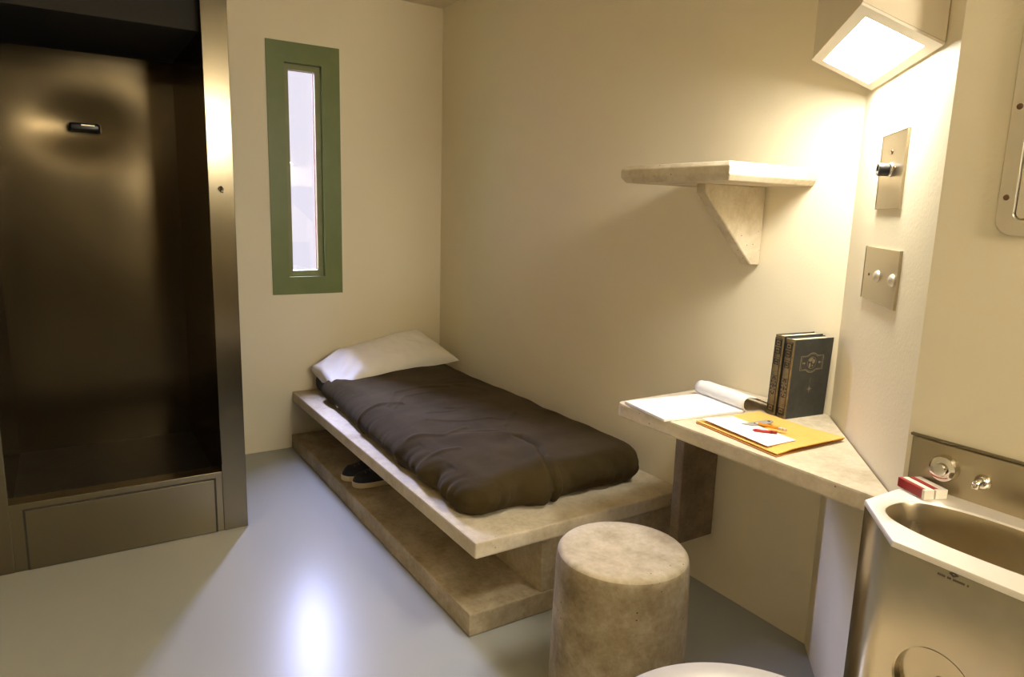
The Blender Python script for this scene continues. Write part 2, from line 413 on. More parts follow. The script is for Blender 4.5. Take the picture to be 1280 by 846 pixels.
def front_shift(x):
    # the side facing the room bows out towards the foot
    return -0.055 * smoothstep(0.1, 1.5, x)
WR = [  # wrinkles: polyline (x, y), height, width
    ([(0.95, -0.74), (0.80, -0.62), (0.76, -0.48), (0.80, -0.34)], .008, .014),
    ([(1.00, -0.72), (0.88, -0.60), (0.85, -0.46)], .006, .012),
    ([(0.86, -0.84), (0.93, -0.72), (0.97, -0.66)], .010, .018),
    ([(1.02, -0.46), (1.12, -0.50), (1.16, -0.44)], .006, .010),
    ([(1.15, -0.60), (1.18, -0.50), (1.14, -0.42)], .005, .010),
    ([(1.32, -0.28), (1.40, -0.36), (1.46, -0.40)], .007, .010),
    ([(1.40, -0.36), (1.34, -0.42)], .006, .010),
    ([(1.25, -0.66), (1.34, -0.52), (1.34, -0.40)], .005, .012),
    ([(0.78, -0.30), (0.86, -0.24), (0.95, -0.22)], .007, .014),
    ([(0.72, -0.33), (0.74, -0.22)], .005, .012),
    ([(1.05, -0.16), (1.25, -0.18), (1.4, -0.14)], .005, .02),
    ([(1.35, -0.80), (1.45, -0.68), (1.42, -0.55)], .007, .018),
    ([(1.55, -0.82), (1.60, -0.70)], .006, .018),
]
FOLD = [(1.44, -0.66), (1.50, -0.50), (1.60, -0.42), (1.72, -0.42), (1.84, -0.47), (1.93, -0.50), (1.95, -0.50)]
def blanket_warp(p, n):
    x, y, z = p
    yy = y
    w = smoothstep(-0.1, -0.78, y)
    yy += front_shift(x) * w
    t = (z - 0.323) / 0.145
    yy += 0.055 * max(0, min(1, t)) * smoothstep(-.55, -.80, y) * (.25 + .75 * smoothstep(.15, .7, x))
    d = 0.0
    # broad softness
    d += 0.010 * noise.noise(Vector((x * 3.1, y * 3.3, 1.7))) + 0.004 * noise.noise(Vector((x * 9, y * 8, z * 9)))
    wsum = 0.0
    for pl, h, wd in WR:
        best = 9; 
        for a, b in zip(pl, pl[1:]):
            dd, tt = seg_dist((x, y), a, b)
            best = min(best, dd)
        wsum = max(wsum, 0.9 * h * math.exp(-(best / (.6 * wd)) ** 2))
    d += wsum
    # the corner fold at the foot
    best = 9
    for a, b in zip(FOLD, FOLD[1:]):
        best = min(best, seg_dist((x, y), a, b)[0])
    inside = (y < -0.46) and x > 1.42
    fade = smoothstep(1.42, 1.62, x)
    d += fade * (-0.026 * math.exp(-(best / .010) ** 2) + (0.026 * math.exp(-(best / .06) ** 2) if inside else 0.003))
    # gathered ripples on the low front and foot sides
    side = (1 - abs(n.z))
    if side > .2:
        s = (x * 1.0 - y * 1.3)
        rip = noise.noise(Vector((s * 13, z * 5, 4.2)))
        d += side * 0.028 * smoothstep(1.0, 1.7, x) * rip + side * .010 * rip * smoothstep(0.9, 0.2, t) + side * (.003 + .009 * smoothstep(1.2, 1.8, x)) * noise.noise(Vector((s * 34, z * 8, 1.2)))
        # bottom tucks in, middle bulges
        d += side * (0.012 * math.sin(PI * max(0, min(1, t))) - 0.006)
    # sag towards the foot
    zz = z - 0.012 * smoothstep(1.6, 1.95, x) * t - 0.02 * smoothstep(-0.6, -0.85, y) * t
    q = Vector((x, yy, zz)) + n * d
    if q.z < 0.3235: q.z = 0.3235
    if q.y > -0.012: q.y = -0.012
    q.x = min(q.x, 2.0)
    return q
bm = slab_mesh((0.21, 1.93, -0.822, -0.075, 0.324, 0.468), 0.085, 0.068, 220, 100, 14, blanket_warp)
bl = link_bm('blanket', bm, M['blanket'], smooth=True)
tag(bl, 'dark brown wool blanket wrapped over the mattress on the bunk', 'blanket')
def mt_warp(p, n):
    q = p + n * 0.004 * noise.noise(Vector((p.x * 8, p.y * 8, p.z * 8)))
    q.z = max(q.z, 0.323); return q
bm = slab_mesh((0.022, 1.80, -0.790, -0.10, 0.324, 0.428), 0.06, 0.045, 60, 30, 8, mt_warp)
mt = link_bm('mattress', bm, M['mattress'], smooth=True)
tag(mt, 'thin navy mattress whose dark end shows under the pillow', 'mattress')

# pillow: two quilted faces over a bent quad
PA, PB, PC, PD = Vector((.31, -.030, .480)), Vector((.460, -.800, .392)), Vector((.060, -.810, .490)), Vector((.040, -.15, .615))
bm = bmesh.new(); n1, n2 = 64, 44
def pill(u, v, s):
    # u along A->B, v across to the head side
    q = (PA * (1 - u) + PB * u) * (1 - v) + (PD * (1 - u) + PC * u) * v
    a, b = 2 * u - 1, 2 * v - 1
    ea = abs(a) ** 3.2 * (0.72 if a > 0 else 1)      # the open end of the case stays thick
    fill = max(0, (1 - ea)) ** (0.55 if a < 0 else 0.42) * max(0, (1 - abs(b) ** 2.8)) ** 0.40
    th = 0.096 * fill
    # edges pull in between the corners
    pin = 0.022
    du = (PB - PA).normalized(); dv = ((PD + PC) / 2 - (PA + PB) / 2).normalized()
    q = q - du * (a * pin * (1 - b * b) * -1) * -1 - dv * (b * pin * (1 - a * a))
    nrm = du.cross(dv).normalized()
    if nrm.z < 0: nrm = -nrm
    wr = 0.010 * noise.noise(Vector((u * 9, v * 5, 2.2 + s))) * fill + 0.004 * noise.noise(Vector((u * 22, v * 9, 7.0))) * fill
    # diagonal tension creases near the drooping end
    cr = (0.005 * math.sin((u * 1.2 + v * 1.0) * 24 + 3 * noise.noise(Vector((u * 3, v * 3, 1)))) * smoothstep(.5, .95, u) + 0.004 * abs(noise.noise(Vector((u * 11 + v * 4, v * 5 - u * 3, 5.0))))) * fill
    off = (th * (1.0 if s > 0 else -0.40)) + (wr + cr) * (1 if s > 0 else .5)
    q = q + nrm * off
    # the front end hangs over the side of the mattress
    q.z -= 0.060 * smoothstep(.78, 1.0, u) * (1 - .35 * v)
    q.y -= 0.0 * u
    if q.x < 0.012: q.x = 0.012
    if q.y > -0.008: q.y = -0.008
    return q
top = [[bm.verts.new(pill(i / n1, j / n2, 1)) for j in range(n2 + 1)] for i in range(n1 + 1)]
bot = [[(top[i][j] if i == 0 or j in (0, n2) else bm.verts.new(pill(i / n1, j / n2, -1))) for j in range(n2 + 1)] for i in range(n1 + 1)]
for G in (top, bot):
    for i in range(n1):
        for j in range(n2): bm.faces.new((G[i][j], G[i + 1][j], G[i + 1][j + 1], G[i][j + 1]))
for j in range(n2): bm.faces.new([v for k_, v in enumerate((top[n1][j], bot[n1][j], bot[n1][j + 1], top[n1][j + 1])) if not ((j == 0 and k_ == 1) or (j == n2 - 1 and k_ == 2))])
edge_pts = [top[i][0].co.copy() for i in range(n1 + 1)]
pw = link_bm('pillow', bm, M['linen'], smooth=True)
tag(pw, 'soft white cotton pillow at the head of the bunk', 'pillow')
def tube(bm, pts, r, n=8, cap=True):
    rings = []
    for i, p in enumerate(pts):
        p = Vector(p)
        t = (Vector(pts[min(i + 1, len(pts) - 1)]) - Vector(pts[max(i - 1, 0)])).normalized()
        a = t.cross(Vector((0, 0, 1)));
        if a.length < 1e-3: a = t.cross(Vector((0, 1, 0)))
        a.normalize(); b = t.cross(a)
        rr = r[i] if isinstance(r, (list, tuple)) else r
        rings.append([p + (a * math.cos(2 * PI * k / n) + b * math.sin(2 * PI * k / n)) * rr for k in range(n)])
    loft(bm, rings, cap0=cap, cap1=cap)
bm = bmesh.new(); tube(bm, edge_pts, .0028, 6)
link_bm('pillow_seam', bm, M['linen'], pw, smooth=True)

# ------------------------------------------------------------------ shoes on the step
def make_shoe(label, cx, cy, ang, z0=0.0785, mirror=1):
    t = thing('canvas_shoe', label, 'shoe', (0, 0, 0), 'pair of canvas shoes under the bunk')
    Ls = 0.27
    def outline(s, grow=0.0):   # s 0 heel .. 1 toe, half width
        w = 0.030 + 0.016 * smoothstep(0.25, 0.75, s)
        end = min(s / .12, 1); w *= math.sqrt(max(0, 1 - (1 - end) ** 2))
        te = min((1 - s) / .2, 1); w *= math.sqrt(max(0, 1 - (1 - te) ** 2))
        return w + grow if w > 0 else 0
    N = 28
    def loop(z, grow, top=False):
        r = []
        for k in range(N + 1):
            s = 0.5 - .5 * math.cos(PI * k / N); r.append(Vector((-Ls * (s - .5) * (1 + grow * 6), outline(s, 0) * (1 + grow * 18) * 1, z)))
        for k in range(N - 1, 0, -1):
            s = 0.5 - .5 * math.cos(PI * k / N); r.append(Vector((-Ls * (s - .5) * (1 + grow * 6), -outline(s, 0) * (1 + grow * 18), z)))
        return r
    bm = bmesh.new(); loft(bm, [loop(0, 0), loop(.003, .004), loop(.022, .004), loop(.025, .0015)], cap0=True, cap1=True)
    link_bm('sole', bm, M['rubber'], t, smooth=False)
    # upper: rings along the height with a toe that stays low and an open throat
    def upper_ring(h, f):
        r = []
        pts = loop(0, 0)
        for p in pts:
            s = .5 - p.x / Ls
            hmax = 0.030 + 0.040 * smoothstep(0.86, 0.45, s)
            if s < .3: hmax = 0.068 + .006 * (1 - s / .3)
            y = p.y * (1 - 0.55 * f * smoothstep(.95, .5, s)) * (1 - .25 * f * f)
            x = p.x + (0.02 * f if s > .9 else 0) - (.004 * f if s < .1 else 0)
            r.append(Vector((x, y, .024 + hmax * math.sin(f * PI / 2))))
        return r
    bm = bmesh.new(); rings = [upper_ring(0, f) for f in (0, .2, .4, .6, .8, .95)]
    loft(bm, rings, cap1=True)
    up = link_bm('upper', bm, M['canvas'], t, smooth=True)
    bm = bmesh.new()
    for k in range(4):
        x = -.015 - .02 * k; z = .088 - .009 * k
        tube(bm, [(x, -.018, z - .006), (x - .003, 0, z + .002), (x, .018, z - .006)], .0022, 6)
    link_bm('lace', bm, M['lace'], up, smooth=True)
    t.location = (cx, cy, z0); t.rotation_euler = (0, 0, ang)
    return t
# toe points along local -x
make_shoe('black canvas shoe with cream sole, nearer the window under the bunk', 0.796, -0.755, math.radians(81))
make_shoe('black canvas shoe with cream sole, nearer the stool under the bunk', 0.898, -0.740, math.radians(81))

# ------------------------------------------------------------------ stool
SCX, SCY, SR, SH = 2.497, -0.695, 0.1745, 0.45
prof = [(0, 0), (SR + .012, 0)] + [(SR + .012 - .008 * k / 9, SH * .96 * (k + 1) / 10) for k in range(9)]
prof += [(SR + .003, SH - .022), (SR, SH - .010), (SR - .006, SH - .003), (SR - .014, SH), (SR - .05, SH - .001), (SR * .5, SH - .003), (0, SH - .004)]
bm = LT(prof, (SCX, SCY, 0.001), n=96)
for v in bm.verts:
    r = math.hypot(v.co.x - SCX, v.co.y - SCY)
    if r > .05 and v.co.z > .02:
        k = 1 + 0.006 * noise.noise(v.co * 9)
        v.co.x = SCX + (v.co.x - SCX) * k; v.co.y = SCY + (v.co.y - SCY) * k
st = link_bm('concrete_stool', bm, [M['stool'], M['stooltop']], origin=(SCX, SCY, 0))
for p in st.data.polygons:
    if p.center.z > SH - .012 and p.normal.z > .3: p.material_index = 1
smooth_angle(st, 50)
tag(st, 'round cylindrical concrete stool standing beside the foot of the bunk', 'stool')

# ------------------------------------------------------------------ desk
ZD = 0.76
dk = thing('concrete_desk', 'concrete desk slab built into the angled corner, holding books and papers', 'desk', (2.6, -.2, 0.2))
bm = bmesh.new()
pts = [(2.204, -0.470), (2.212, -0.485), (2.228, -0.4905), (XS + .4835, -0.4905), (XS - .004, -0.002), (2.204, -0.002)]
prism(bm, pts, 0.716, ZD, bev=.006)
link_bm('desk_top', bm, M['concrete_pale'], dk)
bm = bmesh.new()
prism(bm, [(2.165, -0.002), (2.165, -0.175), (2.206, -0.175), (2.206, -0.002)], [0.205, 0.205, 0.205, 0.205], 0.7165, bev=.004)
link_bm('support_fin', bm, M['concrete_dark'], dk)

# ------------------------------------------------------------------ wall shelf
ws = thing('wall_shelf', 'pale concrete wall shelf above the desk with a triangular bracket', 'shelf', (2.27, -.19, 1.19))
bm = bmesh.new()
x0, x1, y0, z0, z1 = 2.045, 2.487, -0.385, 1.433, 1.486
ch = .013
rings = [[(x0 + ch, y0 + ch, z0), (x1 - ch, y0 + ch, z0), (x1 - ch, -.002, z0), (x0 + ch, -.002, z0)],
         [(x0, y0, z0 + ch * 1.3), (x1, y0, z0 + ch * 1.3), (x1, -.002, z0 + ch * 1.3), (x0, -.002, z0 + ch * 1.3)],
         [(x0, y0, z1 - ch), (x1, y0, z1 - ch), (x1, -.002, z1 - ch), (x0, -.002, z1 - ch)],
         [(x0 + ch, y0 + ch, z1), (x1 - ch, y0 + ch, z1), (x1 - ch, -.002, z1), (x0 + ch, -.002, z1)]]
loft(bm, rings, cap0=True, cap1=True)
bmesh.ops.bevel(bm, geom=list(bm.edges), offset=.002, segments=1, affect='EDGES')
link_bm('shelf_board', bm, M['concrete_pale'], ws)
bm = bmesh.new()
prof = [(-.002, 1.4335), (-.275, 1.4335), (-.275, 1.405), (-.045, 1.185), (-.002, 1.185)]
a = [bm.verts.new((2.268, p[0], p[1])) for p in prof]; b = [bm.verts.new((2.308, p[0], p[1])) for p in prof]
bm.faces.new(a); bm.faces.new(b[::-1])
for i in range(5): bm.faces.new((a[i], a[(i + 1) % 5], b[(i + 1) % 5], b[i]))
bmesh.ops.recalc_face_normals(bm, faces=bm.faces)
bmesh.ops.bevel(bm, geom=list(bm.edges), offset=.003, segments=1, affect='EDGES')
link_bm('bracket', bm, M['concrete_pale'], ws)

# ------------------------------------------------------------------ lamp in the corner
lp = thing('corner_lamp', 'lit square wall lamp high in the corner above the desk', 'lamp', (2.72, -.2, 1.69))
e = .002
Bq, Lq = Vector((2.661, -.049, 1.685)), Vector((2.549, -.161, 1.765))
V = Vector((.369, -.369, 0))
Rq, Tq = Bq + V, Lq + V
nrm = (Rq - Bq).cross(Lq - Bq).normalized()
if nrm.z > 0: nrm = -nrm
off = Vector((-.0015, -.0015, 0))
quad = [Bq + off, Rq + off, Tq + off, Lq + off]
bm = bmesh.new()
prism(bm, [(q.x, q.y) for q in quad], [q.z for q in quad], 2.12)
link_bm('housing', bm, M['housing'], lp)
def lens(u, v, d=0): return Bq + off + V * u + (Lq - Bq) * v + nrm * d
bm = bmesh.new()
U0, U1, V0, V1 = .085, .90, .12, .86
oc = [(0, 0), (1, 0), (1, 1), (0, 1)]; ic = [(U0, V0), (U1, V0), (U1, V1), (U0, V1)]
loft(bm, [[lens(*q, .0008) for q in oc], [lens(*q, .006) for q in oc], [lens(*q, .006) for q in ic], [lens(*q, .001) for q in ic]])
link_bm('bezel', bm, M['bezel'], lp)
bm = bmesh.new(); vs = [bm.verts.new(lens(*q, .002)) for q in ic]; f_ = bm.faces.new(vs)
df = link_bm('diffuser', bm, M['diffuser'], lp)
# face the room
bmd = bmesh.new(); bmd.from_mesh(df.data)
for f in bmd.faces:
    if f.normal.dot(nrm) < 0: f.normal_flip()
bmd.to_mesh(df.data); bmd.free()

# ------------------------------------------------------------------ plates on the angled wall
def SW(a, z, d=0.0): return Vector((XS + a - d * S2, -a - d * S2, z))    # a: run along x, d: distance off the wall
NW = Vector((-S2, -S2, 0))
def wall_box(bm, a0, a1, z0, z1, d0, d1, bev=0):
    vs = box(bm, 0, 1, 0, 1, 0, 1)
    for v in vs:
        u, w, q = v.co
        v.co = SW(a0 + (a1 - a0) * u, z0 + (z1 - z0) * q, d0 + (d1 - d0) * w)
    if bev: bmesh.ops.bevel(bm, geom=list({e for v in vs for e in v.link_edges}), offset=bev, segments=2, affect='EDGES')
t = thing('control_plate', 'upper steel wall plate with a black push knob', 'switch plate', SW(.24, 1.366))
bm = bmesh.new(); wall_box(bm, .171, .308, 1.366, 1.542, .001, .005, .001); link_bm('plate', bm, M['steel'], t)
link_bm('knob_base', LT([(.018, 0), (.0175, .004), (.014, .005), (0, .005)], SW(.236, 1.457, .005), NW, 32), M['chrome'], t, smooth=True)
kb = link_bm('knob', LT([(.0155, 0), (.0155, .020), (.014, .023), (.009, .023), (.008, .019), (0, .019)], SW(.236, 1.457, .0101), NW, 32), M['black'], t)
smooth_angle(kb, 30)
for a_, z_ in ((.235, 1.498), (.260, 1.458)):
    s_ = link_bm('indicator_hole', LT([(.0055, 0), (.005, .002), (.003, .0022), (.0029, .0005), (0, .0005)], SW(a_, z_, .005), NW, 20), M['rust'], t, smooth=True)
t = thing('button_plate', 'lower square steel wall plate with two domed buttons', 'switch plate', SW(.24, 1.14))
bm = bmesh.new(); wall_box(bm, .144, .345, 1.140, 1.271, .001, .005, .001); link_bm('plate', bm, M['steel'], t)
for a_ in (.238, .322):
    link_bm('button', LT([(.0145, 0), (.014, .003), (.011, .007), (.006, .0095), (0, .0105)], SW(a_, 1.204, .005), NW, 28), M['steel_light'], t, smooth=True)
link_bm('screw', LT([(.004, 0), (.0035, .0015), (0, .0018)], SW(.182, 1.203, .005), NW, 16), M['rust'], t, smooth=True)

# ------------------------------------------------------------------ mirror on the sink wall
t = thing('wall_mirror', 'steel framed mirror with rounded corners bolted above the sink', 'mirror', (3.37, YK, 1.32))
def rrect(x0, x1, z0, z1, r, n=8):
    out = []
    for cx, cz, a0 in ((x1 - r, z1 - r, 0), (x0 + r, z1 - r, 90), (x0 + r, z0 + r, 180), (x1 - r, z0 + r, 270)):
        for k in range(n + 1):
            a = math.radians(a0 + 90 * k / n); out.append((cx + r * math.cos(a), cz + r * math.sin(a)))
    return out
O = rrect(3.189, 3.55, 1.316, 1.80, .03); I = rrect(3.217, 3.522, 1.344, 1.772, .012)
bm = bmesh.new()
yy = lambda d: YK - .001 - d
loft(bm, [[(x, yy(0), z) for x, z in O], [(x, yy(.004), z) for x, z in O], [(x, yy(.006), z) for x, z in rrect(3.191, 3.548, 1.318, 1.798, .03)],
          [(x, yy(.006), z) for x, z in I], [(x, yy(.0005), z) for x, z in rrect(3.219, 3.520, 1.346, 1.770, .011)]])
link_bm('mirror_frame', bm, M['steel_light'], t)
bm = bmesh.new(); J = rrect(3.221, 3.518, 1.348, 1.768, .010)
loft(bm, [[(x, yy(.0004), z) for x, z in J], [(x, yy(.003), z) for x, z in J]], cap1=True)
link_bm('mirror_plate', bm, M['chrome'], t)
for x_, z_ in ((3.203, 1.384), (3.203, 1.54), (3.203, 1.70), (3.536, 1.384), (3.536, 1.54), (3.536, 1.70), (3.30, 1.786), (3.44, 1.786), (3.30, 1.33), (3.44, 1.33)):
    link_bm('screw', LT([(.0055, 0), (.005, .0015), (.003, .002), (0, .0012)], (x_, YK - .0065, z_), (0, -1, 0), 18), M['rust'], t, smooth=True)

# ------------------------------------------------------------------ steel sink and toilet unit
UX0, UX1, UY, UC = 3.117, 3.560, -0.782, 0.124
Ysk = YK - .001
sk = thing('sink_toilet_unit', 'stainless steel sink and toilet combination fixed to the wall right of the desk', 'sink', (3.338, -.63, 0))
ZK = 0.815
plan = [(UX0, Ysk), (UX0, UY + UC), (UX0 + UC, UY), (UX1 - UC, UY), (UX1, UY + UC), (UX1, Ysk)]
# cabinet: open prism, front with a round recess
bm = bmesh.new()
HX, HZ, HR = 3.331, 0.600, 0.062
for (a, b) in ((0, 1), (1, 2), (3, 4), (4, 5), (5, 0)):
    p, q = plan[a], plan[b]
    bm.faces.new([bm.verts.new((p[0], p[1], .001)), bm.verts.new((q[0], q[1], .001)), bm.verts.new((q[0], q[1], ZK - .0025)), bm.verts.new((p[0], p[1], ZK - .0025))])
fp = [(UX0 + UC, .001), (UX1 - UC, .001), (UX1 - UC, ZK - .0025), (UX0 + UC, ZK - .0025)]
A = angles_for((HX, HZ), fp, 64)
outer = [ray_poly((HX, HZ), a, fp) for a in A]
circ = lambda r: [Vector((HX + r * math.cos(a), HZ + r * math.sin(a))) for a in A]
f3 = lambda L_, y: [(p[0], y, p[1]) for p in L_]
loft(bm, [f3(outer, UY), f3(circ(HR + .003), UY), f3(circ(HR), UY + .002), f3(circ(HR - .001), UY + .016)], cap1=True)
bmesh.ops.remove_doubles(bm, verts=bm.verts, dist=1e-4)
cb = link_bm('cabinet', bm, M['steel_cabinet'], sk); smooth_angle(cb, 25)
link_bm('roll_spindle', LT([(.007, 0), (.007, .008), (.005, .010), (0, .010)], (HX, UY + .0155, .604), (0, -1, 0), 20), M['hole'], sk, smooth=True)
# deck with basin
bc = (3.338, -0.628); ba, bb, bp = .186, .092, 2.5
dplan = [(UX0 - .001, Ysk), (UX0 - .001, UY + UC - .001), (UX0 + UC - .001, UY - .002), (UX1 - UC + .001, UY - .002), (UX1 + .001, UY + UC - .001), (UX1 + .001, Ysk)]
A = angles_for(bc, dplan, 110)
outer = [ray_poly(bc, a, dplan) for a in A]
se = lambda k, z, dy=0: [(*(superell((bc[0], bc[1] + dy), ba * k, bb * k, a, bp)), z) for a in A]
bm = bmesh.new()
loft(bm, [[(p.x, p.y, ZK - .010) for p in outer], [(p.x, p.y, ZK - .002) for p in outer],
          [(bc[0] + (p.x - bc[0]) * .993, bc[1] + (p.y - bc[1]) * .99, ZK) for p in outer], se(1.03, ZK), se(1.0, ZK - .003)])
dko = link_bm('sink_deck', bm, M['steel_polished'], sk); smooth_angle(dko, 40)
bm = bmesh.new()
loft(bm, [se(1.0, ZK - .003), se(.975, ZK - .012), se(.95, ZK - .04), se(.90, ZK - .085), se(.80, ZK - .112), se(.6, ZK - .124), se(.3, ZK - .13), se(.12, ZK - .132)], cap1=True)
link_bm('basin', bm, M['steel'], sk, smooth=True)
# backsplash with folded top lip
bm = bmesh.new(); box(bm, UX0 - .016, UX1 + .016, YK - .012, YK - .001, ZK - .012, .911, bev=.002)
link_bm('backsplash', bm, M['steel'], sk)
bm = bmesh.new(); box(bm, UX0 - .022, UX1 + .022, YK - .0095, YK - .001, .9115, .917, bev=.0015)
link_bm('backsplash_lip', bm, M['steel_frame'], sk)
vb = link_bm('valve_button', LT([(.0265, 0), (.0265, .008), (.024, .016), (.018, .018), (.0135, .018), (.0135, .015), (.0118, .015), (.0118, .024), (.010, .026), (0, .026)], (3.171, YK - .012, .866), (0, -1, 0), 40), M['chrome'], sk)
smooth_angle(vb, 40)
bm = bmesh.new(); lathe(bm, [(.015, 0), (.0145, .004), (.010, .010), (.008, .012), (0, .012)], (3.239, YK - .012, .860), (0, -1, 0), 28)
tube(bm, [(3.239, YK - .020, .861), (3.239, YK - .030, .865), (3.238, YK - .038, .861), (3.2375, YK - .041, .852)], [.0075, .0075, .007, .0065], 14)
link_bm('bubbler_spout', bm, M['chrome'], sk, smooth=True)
# small stamped maker's mark: a diamond over a line of tiny worn characters
bm = bmesh.new()
def fb(x0, x1, z0, z1): box(bm, x0, x1, UY - .0006, UY - .0002, z0, z1)
dc = (3.338, .8005)
for k in (1.0, .55):
    o4 = [(dc[0] - .0075 * k, dc[1]), (dc[0], dc[1] - .0045 * k), (dc[0] + .0075 * k, dc[1]), (dc[0], dc[1] + .0045 * k)]
    i4 = [(dc[0] + (p[0] - dc[0]) * .6, dc[1] + (p[1] - dc[1]) * .6) for p in o4]
    loft(bm, [[(x, UY - .0005, z) for x, z in o4], [(x, UY - .0005, z) for x, z in i4]])
x = 3.315
for wlen in (4, 2, 6, 1):
    for k in range(wlen):
        fb(x, x + .0022, .7905, .7937); x += .0030
    x += .0025
link_bm('maker_mark', bm, M['logo'], sk)
# toilet bowl: broad round steel rim standing off the cabinet
TX, TY, TR, TZ = 3.186, -1.012, 0.2765, 0.45
bm = bmesh.new(); n = 96
cir = lambda r, z, k=1.0, dx=0, dy=0: [(TX + dx + r * math.cos(2 * PI * i / n), TY + dy + r * k * math.sin(2 * PI * i / n), z) for i in range(n)]
loft(bm, [cir(TR - .006, TZ - .028), cir(TR, TZ - .022), cir(TR, TZ - .008), cir(TR - .008, TZ), cir(.165, TZ - .002, 1.0), cir(.155, TZ - .012), cir(.15, TZ - .05), cir(.12, TZ - .14), cir(.06, TZ - .2), cir(.03, TZ - .21)], cap1=True)
rm = link_bm('toilet_rim', bm, M['steel_polished'], sk, smooth=False); smooth_angle(rm, 50)
bm = bmesh.new()
loft(bm, [cir(.13, .001, 1, .03, .06), cir(.135, .06, 1, .03, .06), cir(.16, .2, 1, .02, .04), cir(.215, .34, 1, .01, .02), cir(TR - .008, TZ - .027)], cap0=True)
link_bm('toilet_body', bm, M['steel'], sk, smooth=True)

# ------------------------------------------------------------------ cartons on the sink deck
def carton(label, c, ang, w, l, h, stripe):
    t = thing('small_carton', label, 'carton', (c[0], c[1], ZK + .0005), 'red and white cartons on the sink')
    o = link_bm('carton_body', B(c[0] - l / 2, c[0] + l / 2, c[1] - w / 2, c[1] + w / 2, ZK + .0008, ZK + h, bev=.0012), M['whitecard'], t)
    bm = bmesh.new()
    box(bm, c[0] - l / 2 - .0004, c[0] + l / 2 - .006, c[1] - w / 2 - .0004, c[1] + stripe, ZK + .002, ZK + h + .0004, bev=.001)
    link_bm('red_band', bm, M['redcard'], t)
    t.rotation_euler = (0, 0, ang)
    return t
carton('red and white carton lying at the edge of the basin', (3.146, -.5385), math.radians(-22), .022, .070, .020, -.003)
carton('cream and red carton lying against the backsplash', (3.156, -.5125), math.radians(-22), .026, .070, .019, -.003)

